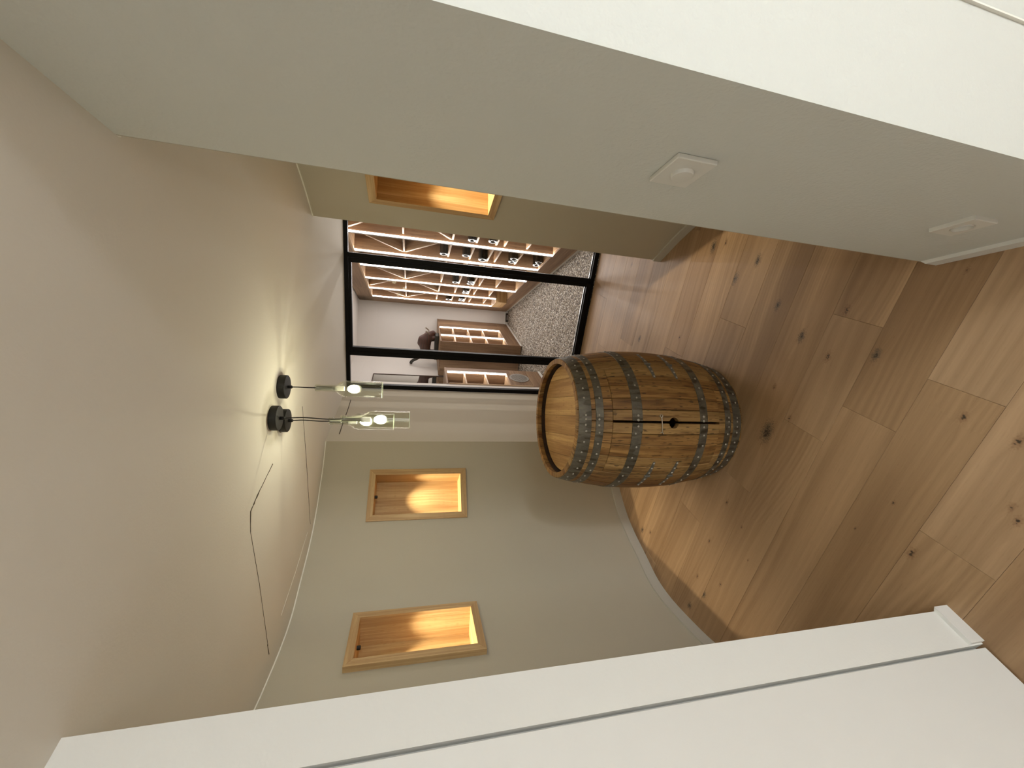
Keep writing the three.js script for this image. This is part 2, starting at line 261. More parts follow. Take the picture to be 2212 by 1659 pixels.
part('crack', crackGeo([[-0.175, -2.508, 0.0025], [-0.484, -2.638, 0.004], [-0.75, -2.738, 0.004], [-0.958, -2.815, 0.002]], 0.003), M.crack, ceiling);
part('filler_ridge', crackGeo([[-0.987, -2.748], [-1.128, -2.488], [-1.229, -2.252]], 0.003, CEIL, 0.0015), M.bead, ceiling);
// crack in the passage wall behind the pendants, drawn in the wall's plane
{ const wall = scene.getObjectByName('wall_passage_left'); const d = [0.288 / 0.7275, -0.668 / 0.7275];
  const P = (s, y) => V3(-0.478 + d[0] * s + 0.918 * 0.0008, y, -3.2 + d[1] * s + 0.396 * 0.0008);
  part('crack', rod([P(0.1, 2.2505), P(0.3, 2.252), P(0.52, 2.25), P(0.7, 2.252)].map((p) => p.toArray()), 0.003, 8, 6), M.crack, wall); }

// ------------------------------------------------------------------ glazed cellar wall
const win = struct('window_1'); tag(win, 'black steel framed glazed wall between barrel room and lit wine cellar', 'glass wall');
local(win, GA, GU);                                    // local x to the right, local z towards the barrel
{ const F = (n, x0, y0, x1, y1, z0 = -0.045, z1 = 0) => part(n, rbox(x0, y0, z0, x1, y1, z1, 0.002, x1 - x0 > y1 - y0 ? 'x' : 'y'), M.blackSteel, win);
  F('top_rail', -0.472, 2.296, 1.26, 2.33); F('bottom_rail', -0.472, 0, -0.097, 0.042); F('bottom_rail', 0.747, 0, 1.26, 0.042); F('threshold', -0.097, 0, 0.747, 0.03);
  F('jamb', -0.472, 0.042, -0.43, 2.296); F('jamb', 1.215, 0.042, 1.26, 2.296);
  F('mullion', -0.137, 0.042, -0.097, 2.296); F('mullion', 0.747, 0.042, 0.787, 2.296);
  const pane = (x0, y0, x1, y1) => { const g = new THREE.PlaneGeometry(x1 - x0, y1 - y0); g.translate((x0 + x1) / 2, (y0 + y1) / 2, -0.022); return part('pane', g, M.glass, win); };
  pane(-0.43, 0.042, -0.137, 2.296); pane(0.787, 0.042, 1.215, 2.296);
  const bead = (x0, x1) => part('glazing_bead', box(x0, 0.042, -0.043, x1, 0.05, -0.030, 'x'), new THREE.MeshStandardMaterial({ color: 0x8a8a88, roughness: 0.25, metalness: 0.9 }), win);
  bead(0.787, 1.215); bead(-0.43, -0.137);
}
const door2 = struct('door_2'); tag(door2, 'black framed glass door in the middle of the glazed cellar wall', 'door');
local(door2, GA, GU);
{ const F = (n, x0, y0, x1, y1) => part(n, rbox(x0, y0, -0.042, x1, y1, 0.003, 0.002, x1 - x0 > y1 - y0 ? 'x' : 'y'), M.blackSteel, door2);
  F('door_rail', -0.095, 2.27, 0.745, 2.294); F('door_rail', -0.095, 0.032, 0.745, 0.072); F('door_stile', -0.095, 0.072, -0.054, 2.27); F('door_stile', 0.706, 0.072, 0.745, 2.27);
  const g = new THREE.PlaneGeometry(0.76, 2.198); g.translate(0.326, 1.171, -0.022); part('pane', g, M.glass, door2);
  part('glazing_bead', box(-0.054, 0.072, -0.04, 0.706, 0.08, -0.028, 'x'), new THREE.MeshStandardMaterial({ color: 0x8a8a88, roughness: 0.25, metalness: 0.9 }), door2);
}

// ------------------------------------------------------------------ cellar shell
const FL = [0.621, -6.254], FD = [-0.416, 0.909], FNRM = [-0.909, -0.416], fl = (s, o = 0) => [FL[0] + FD[0] * s + FNRM[0] * o, FL[1] + FD[1] * s + FNRM[1] * o];   // line of the left cabinets' fronts
const pebbleTex = (() => {
  const n = 70, r = rng(5), pts = [], cell = 1 / n; for (let j = 0; j < n; j++) for (let i = 0; i < n; i++) { const t = r(); pts.push([(i + 0.1 + 0.8 * r()) * cell, (j + 0.1 + 0.8 * r()) * cell, t, r()]); }
  const tones = [[205, 196, 182], [176, 162, 142], [150, 136, 116], [112, 98, 82], [226, 220, 208], [84, 74, 62]];
  return dataTex(1024, 1024, (x, y, c) => {
    const u = x / 1024, v = y / 1024, gi = Math.floor(u * n), gj = Math.floor(v * n); let d1 = 9, d2 = 9, who = pts[0];
    for (let b = -1; b <= 1; b++) for (let a = -1; a <= 1; a++) { const ii = (gi + a + n) % n, jj = (gj + b + n) % n, p = pts[jj * n + ii]; let dx = Math.abs(p[0] - u), dy = Math.abs(p[1] - v); dx = Math.min(dx, 1 - dx); dy = Math.min(dy, 1 - dy); const d = Math.hypot(dx, dy) * n; if (d < d1) { d2 = d1; d1 = d; who = p; } else if (d < d2) d2 = d; }
    const e = sstep(0.02, 0.3, d2 - d1), k = tones[Math.min(5, Math.floor(who[2] * 6))];
    for (let q = 0; q < 3; q++) c[q] = lerp([52, 45, 38][q], k[q] * (0.88 + 0.24 * who[3]), e);
  });
})();
pebbleTex.repeat.set(1, 1);
M.pebble = new THREE.MeshStandardMaterial({ map: pebbleTex, roughness: 0.8, bumpMap: pebbleTex, bumpScale: 0.003 });
{ const g = prism([gl(2.2), [2.3, -7.6], [-1.6, -7.6], gl(-1.7)], -0.1, 0); const p = g.attributes.position, uv = g.attributes.uv; for (let i = 0; i < p.count; i++) uv.setXY(i, p.getX(i), p.getZ(i));
  struct('floor_cellar', g, M.pebble); }
struct('ceiling_cellar', prism([gl(2.6, -0.02), [2.6, -7.7], [-2, -7.7], gl(-2.2, -0.02)], CELLAR_CEIL, CELLAR_CEIL + 0.1), M.plaster);
struct('wall_cellar_back', prism([[-0.3, -7.372], [2.4, -7.372], [2.4, -7.55], [-0.3, -7.55]], 0, CELLAR_CEIL), M.plaster);
struct('wall_cellar_left', prism([fl(-1.6, 0.602), fl(3.2, 0.602), fl(3.2, 0.75), fl(-1.6, 0.75)], 0, CELLAR_CEIL), M.plaster);
struct('wall_cellar_right', prism([[1.86, -3.3], [1.76, -7.5], [1.96, -7.5], [2.1, -3.3]], 0, CELLAR_CEIL), M.plaster);
struct('wall_cellar_stub', prism([fl(1.566), fl(2.02), fl(2.02, 0.61), fl(1.566, 0.61)], 0, CELLAR_CEIL), M.plaster);
struct('wall_bulkhead', prism([gl(2.2, -0.012), gl(-1.5, -0.012), gl(-1.5, -0.1), gl(2.2, -0.1)], CEIL + 0.005, CELLAR_CEIL), M.plaster);
struct('baseboard_cellar', mergeGeometries([prism([[0.45, -7.36], [1.36, -7.36], [1.36, -7.372], [0.45, -7.372]], 0, 0.06)]), M.gloss);

// ------------------------------------------------------------------ woods and LED
const darkOakTex = veneer(512, 512, 0.5, 1.1, [158, 128, 98], [112, 84, 60], 21, { fine: 110, bands: 8 });
M.darkOak = new THREE.MeshStandardMaterial({ map: darkOakTex, roughness: 0.55 });
const oakTex = veneer(512, 512, 0.34, 0.8, [212, 182, 134], [174, 138, 90], 31, { fine: 120, bands: 10 });
M.oak = new THREE.MeshStandardMaterial({ map: oakTex, roughness: 0.5 });
const paleOakTex = veneer(256, 256, 0.3, 0.8, [206, 176, 140], [170, 136, 100], 41);
M.shelfOak = new THREE.MeshStandardMaterial({ map: paleOakTex, roughness: 0.55 });
M.led = new THREE.MeshStandardMaterial({ color: 0xffffff, emissive: 0xfffaf6, emissiveIntensity: 16, roughness: 0.6 });
M.aluminium = new THREE.MeshStandardMaterial({ color: 0xb4b0ac, roughness: 0.4, metalness: 0.6 });
// LED profile on the front edge of an upright: it shines to the room side and slantwise into the bay on local -x
function ledStrip(parent, x, y0, y1, side = -1) {
  const a = x + side * 0.012, b = x + side * 0.022, s = part('led_strip', box(Math.min(a, b), y0, -0.006, Math.max(a, b), y1, 0.008), M.led, parent, 'glowing white LED strip');
  part('aluminium_profile', box(x - 0.012, y0, -0.01, x + 0.012, y1, -0.0005), M.aluminium, s);
  parent.updateMatrixWorld(true);
  const xm = x + side * 0.025, at = parent.localToWorld(V3(xm, (y0 + y1) / 2, 0.01)), to = parent.localToWorld(V3(xm + side, (y0 + y1) / 2, 0.55));
  areaLight(LIGHT.led.color, 24 * LIGHT.led.power, 0.02, y1 - y0, at, to);
  areaLight(LIGHT.led.color, 30 * LIGHT.led.power, 0.02, y1 - y0, parent.localToWorld(V3(x + side * 0.017, (y0 + y1) / 2, -0.012)), parent.localToWorld(V3(x + side * 0.019, (y0 + y1) / 2, -1)));
}

// ------------------------------------------------------------------ wine rack along the right cellar wall
const rack = thing('wine_rack', 'tall brown oak wine rack with diagonal shelves and white LED uprights, behind the glass wall', 'wine rack');
local(rack, [1.471, -4.015], [-0.106, -3.356]);        // local x away from the camera, local z into the rack
const UP = [-0.285, 0.255, 0.797, 1.325, 1.91, 2.46, 3.0], DEPTH = 0.3;
{ const B = (n, x0, y0, z0, x1, y1, z1, m = M.darkOak, ax = 'y') => part(n, box(x0, y0, z0, x1, y1, z1, ax), m, rack);
  B('plinth', -0.35, 0.04, 0.002, 3.357, 0.232, 0.02, M.darkOak, 'x'); B('kickboard', -0.35, 0, 0.012, 3.357, 0.04, 0.03, M.greySkirting, 'x');
  B('bottom_board', -0.35, 0.215, 0.02, 3.02, 0.235, DEPTH, M.shelfOak, 'x'); B('top_board', -0.35, 2.41, 0.0, 3.02, 2.43, DEPTH, M.shelfOak, 'x');
  B('fascia', -0.35, 2.43, 0, 3.0, 2.655, 0.02, M.darkOak, 'x'); B('end_panel', 3.012, 0.232, 0, 3.357, 2.655, 0.02); B('fascia', 3.004, 2.43, 0, 3.357, 2.652, 0.0195, M.darkOak, 'x');
  for (let i = 0; i < 6; i++) B('back_panel', UP[i] + 0.002, 0.235, DEPTH - 0.012, UP[i + 1] - 0.002, 2.41, DEPTH);
  UP.forEach((x, i) => { const y0 = i === 5 ? 0.425 : 0.235; B('upright', x - 0.012, y0, 0, x + 0.012, 2.41, DEPTH - 0.013); if (i) ledStrip(rack, x, y0, 2.405); });
  const R = 0.036;                                     // shelves stand back from the uprights
  for (let i = 0; i < 6; i++) {
    const a = UP[i] + 0.012, b = UP[i + 1] - 0.012, zb = DEPTH - 0.013;
    for (const [y, t] of [[1.857, 0.018], [1.352, 0.02], [1.096, 0.02], [0.882, 0.02], [0.79, 0.018], [0.534, 0.018]]) B('shelf', a, y, R, b, y + t, zb, M.shelfOak, 'x');
    // crossing boards: alternate bays open to the left and to the right
    const inv = i % 2 === 0, ym = 1.866, top = 2.405, lo = 1.373;
    for (const up of [1, 0]) {
      const ya = up ? top : lo, yb = ym + (up ? 0.011 : -0.011), s = inv ? 1 : 0, xa = inv ? (a + b) / 2 - 0.1 : a + 0.0, xb = inv ? b : b;
      const A = inv ? [b - 0.002, ya] : [b - 0.002, yb], Bp = inv ? [a + 0.03, lerp(ya, yb, 0.88)] : [a + 0.03, lerp(yb, ya, 0.88)];
      const dx = A[0] - Bp[0], dy = A[1] - Bp[1], L = Math.hypot(dx, dy), g = box(-L / 2, -0.011, R, L / 2, 0.011, zb, 'x');
      g.rotateZ(Math.atan2(dy, dx)); g.translate((A[0] + Bp[0]) / 2, (A[1] + Bp[1]) / 2, 0); part('diagonal_board', g, M.shelfOak, rack); void s; void xa; void xb;
    }
  }
}
// bottles lying in the rack, base to the front
M.bottleGlass = new THREE.MeshPhysicalMaterial({ color: 0x0b0d0c, roughness: 0.12, clearcoat: 1, clearcoatRoughness: 0.05 });
const bottleGeo = lathe([[0.0, 0.022], [0.012, 0.016], [0.026, 0.006], [0.032, 0.0], [0.041, 0.0], [0.0455, 0.006], [0.046, 0.012], [0.046, 0.15], [0.043, 0.17], [0.03, 0.192], [0.017, 0.21], [0.0155, 0.245], [0.0165, 0.25], [0.0165, 0.262], [0.0, 0.262]], 28);
bottleGeo.rotateX(Math.PI / 2);                        // base at local z = 0, neck into the rack
const bottleProto = new THREE.Mesh(bottleGeo, M.bottleGlass); shade(bottleProto);
const BOTTLES = [
  [0.69, 1.372, 1, 'dark bottle base alone on the highest shelf with bottles, bay nearest the glass door'], [0.66, 1.116, 1, 'dark bottle base on the second shelf down, bay nearest the glass door'], [0.71, 0.902, 1.22, 'large dark bottle on the third shelf down, bay nearest the glass door'],
  [0.69, 0.552, 1, 'left bottle of the pair on the low shelf above the bottom pair'], [0.585, 0.552, 1, 'right bottle of the pair on the low shelf above the bottom pair'], [0.71, 0.235, 1, 'left bottle of the pair at the very bottom of the rack'], [0.605, 0.235, 1, 'right bottle of the pair at the very bottom of the rack'],
  [0.18, 1.116, 1, 'dark bottle on the upper shelf of the bay cut by the grey wall'], [0.14, 0.902, 1, 'dark bottle on the lower shelf of the bay cut by the grey wall'],
  [1.82, 1.116, 1, 'dark bottle on the upper shelf of the first bay behind the wide black mullion'], [1.82, 0.902, 1, 'left bottle on the lower shelf of the first bay behind the wide black mullion'], [1.71, 0.902, 1, 'right bottle on the lower shelf of the first bay behind the wide black mullion'],
  [2.37, 0.902, 1, 'left bottle of the middle pair, second bay behind the wide mullion'], [2.27, 0.902, 1, 'right bottle of the middle pair, second bay behind the wide mullion'],
  [2.91, 1.116, 1, 'bottle on the upper shelf of the last rack bay by the white wall'], [2.9, 0.902, 1, 'bottle on the lower shelf of the last rack bay by the white wall'], [2.8, 0.902, 1, 'right bottle on the lower shelf of the last rack bay by the white wall'],
];
for (const [s, y, k, label] of BOTTLES) {
  const o = bottleProto.clone(); o.name = numbered('wine_bottle'); scene.add(o); tag(o, label, 'bottle', 'wine bottles lying in the cellar rack');
  o.scale.setScalar(k > 1 ? 1.15 : 1); o.position.copy(rack.localToWorld(V3(s, y + 0.046 * (k > 1 ? 1.15 : 1) + 0.0005, k > 1 ? 0.02 : 0.03))); o.rotation.y = rack.rotation.y;
}
{ const c = thing('wooden_crate', 'pale wooden box at the bottom of the wine rack, lit from the side', 'crate'); local(c, [1.471, -4.015], [-0.106, -3.356]);
  part('front_board', rbox(2.475, 0.2355, -0.045, 2.487, 0.41, 0.15, 0.002, 'z'), M.oak, c); part('end_board', rbox(2.487, 0.2355, -0.045, 2.84, 0.41, -0.033, 0.002, 'x'), M.oak, c);
  part('back_board', rbox(2.828, 0.2355, -0.033, 2.84, 0.41, 0.15, 0.002, 'z'), M.oak, c); part('end_board', rbox(2.487, 0.2355, 0.138, 2.828, 0.41, 0.15, 0.002, 'x'), M.oak, c); part('lid', rbox(2.47, 0.41, -0.05, 2.845, 0.422, 0.155, 0.002, 'x'), M.shelfOak, c); }

// ------------------------------------------------------------------ low cabinets along the left cellar wall
function carcass(c, x0, x1, w) { const B = (n, a, y0, z0, b, y1, z1, m = M.darkOak, ax = 'y') => part(n, box(a, y0, z0, b, y1, z1, ax), m, c); return B; }
const cab1 = thing('low_cabinet', 'low brown oak cabinet with two LED uprights, standing under the carved animal', 'cabinet'); local(cab1, FL, FD);   // local x towards the camera, local z into the cabinet
{ const B = carcass(cab1), Dp = 0.58;
  B('top', -1.225, 1.295, -0.004, 0.0, 1.316, Dp, M.darkOak, 'x'); B('end_panel', -0.02, 0.012, 0, 0.0, 1.295, Dp); B('end_panel', -1.225, 0.012, 0, -1.205, 1.295, Dp); B('front_panel', -1.205, 0.235, 0, -0.775, 1.295, 0.02);
  B('front_panel', -1.205, 0.03, 0, -0.02, 0.235, 0.02, M.darkOak, 'x'); B('bottom_board', -0.775, 0.237, 0.02, -0.02, 0.255, Dp - 0.14, M.shelfOak, 'x'); B('back_panel', -0.775, 0.255, Dp - 0.2, -0.02, 1.295, Dp - 0.18);
  for (const x of [-0.765, -0.33]) { B('upright', x - 0.01, 0.235, 0.001, x + 0.01, 1.294, Dp - 0.201); ledStrip(cab1, x, 0.245, 1.292, 1); }
  for (const [a, b] of [[-0.755, -0.34], [-0.32, -0.02]]) for (const y of [1.06, 0.8, 0.54]) B('shelf', a, y, 0.02, b, y + 0.018, Dp - 0.201, M.shelfOak, 'x');
  part('skirting', box(-1.225, 0, -0.008, 0, 0.028, 0.004, 'x'), M.gloss, cab1); }
const cab2 = thing('low_cabinet', 'low brown oak cabinet with one LED upright and a round perforated vent, behind the barrel', 'cabinet'); local(cab2, FL, FD);
{ const B = carcass(cab2), Dp = 0.58, a = 1.05, b = 1.555;
  B('top', a, 1.295, -0.004, b, 1.316, Dp, M.darkOak, 'x'); B('end_panel', a, 0.012, 0, a + 0.02, 1.295, Dp); B('front_panel', a + 0.02, 0.5, 0, 1.165, 1.295, 0.02); B('back_panel', 1.165, 0.5, 0.36, b, 1.295, 0.38);
  { const s = new THREE.Shape([[a + 0.02, 0.221], [b - 0.02, 0.221], [b - 0.02, 0.5], [a + 0.02, 0.5]].map(([x, y]) => new THREE.Vector2(x, y))), h = new THREE.Path(); h.absarc(1.3, 0.352, 0.115, 0, Math.PI * 2, true); s.holes.push(h); part('front_panel', grain(new THREE.ExtrudeGeometry(s, { depth: 0.02, bevelEnabled: false, curveSegments: 24 }), 'x'), M.darkOak, cab2); } B('front_panel', a + 0.02, 0.03, 0, b - 0.02, 0.217, 0.02, M.darkOak, 'x'); B('bottom_board', 1.17, 0.495, 0.02, b - 0.02, 0.513, 0.36, M.shelfOak, 'x');
  B('upright', 1.165, 0.5, 0.001, 1.185, 1.294, 0.36); ledStrip(cab2, 1.175, 0.506, 1.285, 1); B('end_panel', b - 0.02, 0.012, 0.001, b, 1.295, Dp);
  part('edge_strip', box(b - 0.002, 0.225, -0.014, b + 0.01, 1.285, 0.0), M.shelfOak, cab2);
  for (const y of [1.055, 0.78]) B('shelf', 1.185, y, 0.02, b - 0.02, y + 0.018, 0.36, M.shelfOak, 'x');
  part('skirting', box(a, 0, -0.008, b - 0.02, 0.028, 0.004, 'x'), M.gloss, cab2);
  // round vent: ring and a plate pierced with real holes
  const grey = new THREE.MeshStandardMaterial({ color: 0x9b968f, roughness: 0.5, metalness: 0.3 });
  const vent = part('vent_grille', (() => { const s = new THREE.Shape(); s.absarc(0, 0, 0.132, 0, Math.PI * 2); for (let j = -6; j <= 6; j++) for (let i = -6; i <= 6; i++) { const x = (i + (j & 1 ? 0.5 : 0)) * 0.0182, y = j * 0.0162; if (Math.hypot(x, y) > 0.107) continue; const h = new THREE.Path(); h.absarc(x, y, 0.0056, 0, Math.PI * 2, true); s.holes.push(h); } const g = new THREE.ExtrudeGeometry(s, { depth: 0.005, bevelEnabled: false, curveSegments: 8 }); g.translate(1.3, 0.352, -0.006); return g; })(), grey, cab2, 'round grey perforated vent');
  void vent; }
// tall mirror between the two cabinets
{ const m = thing('wall_mirror', 'tall mirror with a thin dark frame on the left cellar wall, reflecting the carved animal', 'mirror'); local(m, FL, FD);
  part('mirror_glass', box(0.022, 0.06, 0.592, 0.96, 2.29, 0.597), new THREE.MeshStandardMaterial({ color: 0xe9ebe8, roughness: 0.02, metalness: 1 }), m);
  const f = new THREE.MeshStandardMaterial({ color: 0x4a352a, roughness: 0.5 });
  part('frame_rail', box(0.012, 2.29, 0.585, 0.97, 2.302, 0.6, 'x'), f, m); part('frame_rail', box(0.012, 0.05, 0.585, 0.97, 0.06, 0.6, 'x'), f, m); part('frame_rail', box(0.012, 0.06, 0.585, 0.022, 2.29, 0.6), f, m); part('frame_rail', box(0.96, 0.06, 0.585, 0.97, 2.29, 0.6), f, m); }
// carved animal on the back cabinet
{ const st = thing('carved_animal', 'dark reddish-brown carved animal with raised tail, standing on the far low cabinet', 'sculpture');
  const p = fl(-0.45, 0.25); st.scale.setScalar(1.27); st.position.set(p[0], 1.3165, p[1]); st.rotation.y = Math.atan2(-0.416, 0.909);   // local x across the cabinet, to the right of the picture's upright view
  const bones = [[[-0.1, 0.16, 0], 0.06, [0.06, 0.175, 0], 0.075], [[0.06, 0.175, 0], 0.075, [0.14, 0.13, 0.005], 0.05], [[0.14, 0.13, 0.005], 0.048, [0.185, 0.075, 0.015], 0.032], [[0.1, 0.16, 0.035], 0.03, [0.13, 0.05, 0.045], 0.018], [[0.08, 0.16, -0.035], 0.03, [0.07, 0.05, -0.045], 0.018], [[-0.1, 0.15, 0.03], 0.036, [-0.13, 0.05, 0.04], 0.018], [[-0.1, 0.15, -0.03], 0.036, [-0.08, 0.05, -0.04], 0.018], [[0.07, 0.2, 0], 0.06, [0.03, 0.24, 0], 0.022]];
  const seg = (P, A, ra, Bq, rb) => { const d = [0, 1, 2].map((k) => Bq[k] - A[k]), e = [0, 1, 2].map((k) => P[k] - A[k]), t = clamp((d[0] * e[0] + d[1] * e[1] + d[2] * e[2]) / (d[0] ** 2 + d[1] ** 2 + d[2] ** 2)); return Math.hypot(e[0] - d[0] * t, e[1] - d[1] * t, e[2] - d[2] * t) - lerp(ra, rb, t); };
  const skin = new THREE.MeshStandardMaterial({ map: veneer(128, 128, 0.1, 0.2, [96, 50, 38], [44, 24, 20], 61), roughness: 0.4 });
  const n = 56, mc = new MarchingCubes(n, skin, false, false, 60000), S = 0.26, C = [0.03, 0.15, 0]; mc.isolation = 0;
  for (let k = 0; k < n; k++) for (let j = 0; j < n; j++) for (let i = 0; i < n; i++) { const P = [i, j, k].map((q, a) => C[a] + ((q - n / 2) / (n / 2)) * S); let f = 0; for (const [A, ra, Bq, rb] of bones) f += Math.exp(-seg(P, A, ra, Bq, rb) / 0.012); mc.field[k * n * n + j * n + i] = Math.log(f + 1e-30) * 0.012; }
  mc.update(); const cnt = mc.count, g = new THREE.BufferGeometry(); g.setAttribute('position', new THREE.BufferAttribute(mc.positionArray.slice(0, cnt * 3), 3)); g.setAttribute('normal', new THREE.BufferAttribute(mc.normalArray.slice(0, cnt * 3), 3)); g.scale(S, S, S); g.translate(...C); grain(g, 'x');
  part('body', g, skin, st); part('base', rbox(-0.165, 0, -0.07, 0.165, 0.05, 0.07, 0.008, 'x'), new THREE.MeshStandardMaterial({ color: 0x1d1b18, roughness: 0.4 }), st);
  const tail = rod([[-0.14, 0.19, 0], [-0.19, 0.27, 0], [-0.23, 0.33, 0], [-0.26, 0.34, 0]], 0.02, 16, 8); part('tail', tail, new THREE.MeshStandardMaterial({ color: 0x2b2a24, roughness: 0.5 }), st);
  for (const z of [-1, 1]) part('horn', rod([[0.16, 0.12, 0.03 * z], [0.19, 0.13, 0.07 * z], [0.22, 0.17, 0.08 * z]], 0.009, 10, 6), new THREE.MeshStandardMaterial({ color: 0x8a7a66, roughness: 0.4 }), st); }
{ const b = thing('cable_box', 'small black box with a pale stripe at the foot of the white cellar back wall', 'box');
  part('box_body', rbox(1.17, 0.0, -7.355, 1.33, 0.045, -7.32, 0.004, 'x'), M.black, b); part('box_stripe', box(1.2, 0.012, -7.3199, 1.3, 0.03, -7.3185, 'x'), M.aluminium, b); }

// ------------------------------------------------------------------ niches
for (const n of NICHES) {
  const o = thing('display_niche', n.label, 'niche', 'lit oak display niches in the curved walls'); local(o, n.a, [n.b[0] - n.a[0], n.b[1] - n.a[1]]);   // local z into the wall
  const W = Math.hypot(n.b[0] - n.a[0], n.b[1] - n.a[1]), f = 0.043, t = 0.042, { y0, y1 } = n, Dp = 0.185;
  // mitred frame, each rail with its own grain
  const rail = (pts, axis) => { const s = new THREE.Shape(pts.map(([x, y]) => new THREE.Vector2(x, y))); const g = new THREE.ExtrudeGeometry(s, { depth: t - 0.004, bevelEnabled: true, bevelSize: 0.0012, bevelThickness: 0.0012, bevelOffset: -0.0012, bevelSegments: 2 }); g.translate(0, 0, 0.0012); return slide(grain(g, axis), slider(), slider()); };
  part('frame_rail', rail([[0, y1], [f, y1 - f], [W - f, y1 - f], [W, y1]], 'x'), M.oak, o); part('frame_rail', rail([[0, y0], [W, y0], [W - f, y0 + f], [f, y0 + f]], 'x'), M.oak, o);
  part('frame_rail', rail([[0, y0], [f, y0 + f], [f, y1 - f], [0, y1]], 'y'), M.oak, o); part('frame_rail', rail([[W, y0], [W, y1], [W - f, y1 - f], [W - f, y0 + f]], 'y'), M.oak, o);
  const e = 0.012, z0 = t - 0.002;
  part('side_panel', box(f - e, y0 + f - e, z0, f, y1 - f + e, Dp), M.oak, o); part('side_panel', box(W - f, y0 + f - e, z0, W - f + e, y1 - f + e, Dp), M.oak, o);
  part('top_panel', box(f, y1 - f, z0, W - f, y1 - f + e, Dp, 'x'), M.oak, o); part('bottom_panel', box(f, y0 + f - e, z0, W - f, y0 + f, Dp, 'x'), M.oak, o); part('back_panel', box(f - e, y0 + f - e, Dp, W - f + e, y1 - f + e, Dp + 0.01), M.oak, o);
  const lx = W / 2, lz = 0.068, ly = y1 - f;
  const lamp = part('spotlight', lathe([[0.011, 0], [0.011, -0.018], [0.006, -0.02], [0.006, -0.016], [0, -0.016]].map(([r, y]) => [r, y]), 20), M.black, o, 'tiny black spotlight'); lamp.position.set(lx, ly, lz);
  const bulb = part('lens', new THREE.CylinderGeometry(0.0055, 0.0055, 0.001, 16), new THREE.MeshStandardMaterial({ color: 0xffffff, emissive: 0xffd9a0, emissiveIntensity: 4 }), lamp); bulb.position.y = -0.0175;
  const sp = new THREE.SpotLight(LIGHT.niche.color, 4.2 * LIGHT.niche.power, 0, 31 * D2R, 0.75, 2); sp.position.copy(o.localToWorld(V3(lx, ly - 0.022, lz))); sp.target.position.copy(o.localToWorld(V3(lx, y0, lz + 0.01))); sp.castShadow = true; sp.shadow.radius = 0.4; scene.add(sp, sp.target);
}

// ------------------------------------------------------------------ pendants made of cut wine bottles
M.clearBottle = new THREE.MeshPhysicalMaterial({ color: 0xf9faf6, roughness: 0.01, transmission: 1, thickness: 0, ior: 1.5, side: THREE.DoubleSide });
M.frost = new THREE.MeshStandardMaterial({ color: 0x8c8a84, roughness: 0.6 });
function pendant(x, z, top, bottom, color, cd, label, sway) {
  const o = thing('pendant_light', label, 'pendant lamp', 'bottle pendants over the barrel'); o.position.set(x, 0, z);
  part('canopy', lathe([[0, CEIL], [0.055, CEIL], [0.056, CEIL - 0.003], [0.056, CEIL - 0.03], [0.053, CEIL - 0.033], [0, CEIL - 0.033]], 40), M.black, o);
  part('cord_grip', lathe([[0, CEIL - 0.03], [0.0075, CEIL - 0.03], [0.0075, CEIL - 0.05], [0.004, CEIL - 0.054], [0, CEIL - 0.054]], 16), M.black, o);
  const H = top - bottom, y = (k) => bottom + H * k, R = 0.041;
  part('cord', rod([[0, CEIL - 0.05, 0], [sway, lerp(CEIL, top, 0.45), 0], [-sway * 0.4, lerp(CEIL, top, 0.8), 0], [0, top - 0.01, 0]], 0.0026, 24, 8), M.black, o);
  // glass: bottle with its base cut off, lip ring at the mouth
  const prof = [[R, y(0)], [R, y(0.5)], [R * 0.985, y(0.565)], [R * 0.9, y(0.61)], [R * 0.7, y(0.65)], [R * 0.5, y(0.68)], [0.019, y(0.71)], [0.0172, y(0.74)], [0.0158, y(0.92)], [0.0158, y(0.93)], [0.0182, y(0.935)], [0.0184, y(0.985)], [0.017, y(1)], [0.0112, y(1)]];
  prof.push(...prof.slice().reverse().map(([r, q], i) => [r - 0.0028, q + (i === 0 ? -0.001 : 0)]).filter(([r]) => r > 0.008), [R, y(0)]);
  part('bottle_shade', lathe(prof, 56), M.clearBottle, o, 'clear glass wine bottle with its base cut off');
  const rim = new THREE.TorusGeometry(R - 0.001, 0.0012, 8, 56); rim.rotateX(Math.PI / 2); rim.translate(0, y(0), 0); part('cut_rim', rim, new THREE.MeshPhysicalMaterial({ color: 0xdfe6da, roughness: 0.15, transmission: 0.5, thickness: 0 }), o);
  part('lamp_holder', lathe([[0, y(0.985)], [0.0095, y(0.985)], [0.0095, y(0.72)], [0.012, y(0.715)], [0.012, y(0.575)], [0, y(0.575)]], 20), M.frost, o, 'grey lamp holder inside the neck');
  const by = y(0.46), bl = part('bulb', lathe([[0, -0.036], [0.008, -0.0345], [0.014, -0.032], [0.02, -0.022], [0.0215, -0.008], [0.0195, 0.004], [0.014, 0.014], [0.009, 0.02], [0, 0.022]], 24), new THREE.MeshStandardMaterial({ color: 0xffffff, emissive: color, emissiveIntensity: 6 }), o, 'glowing bulb'); bl.position.y = by;
  const l = new THREE.PointLight(color, cd * LIGHT.bulb.power, 0, 2); l.position.set(x, by - 0.008, z); l.castShadow = true; l.shadow.radius = 0.12; scene.add(l);
}
pendant(-0.055, -2.095, 2.177, 1.869, 0xfff6d2, 0.21, 'clear bottle pendant hanging alone in front of the glazed cellar wall', 0.0006);
pendant(-0.194, -1.993, 2.041, 1.731, 0xfffbea, 0.21, 'lowest bottle pendant, in front of another one and hanging on the longest cord', 0.004);
pendant(-0.218, -2.127, 2.116, 1.809, 0xfffae2, 0.19, 'bottle pendant partly hidden behind the lowest one, its canopy overlapped', 0.003);

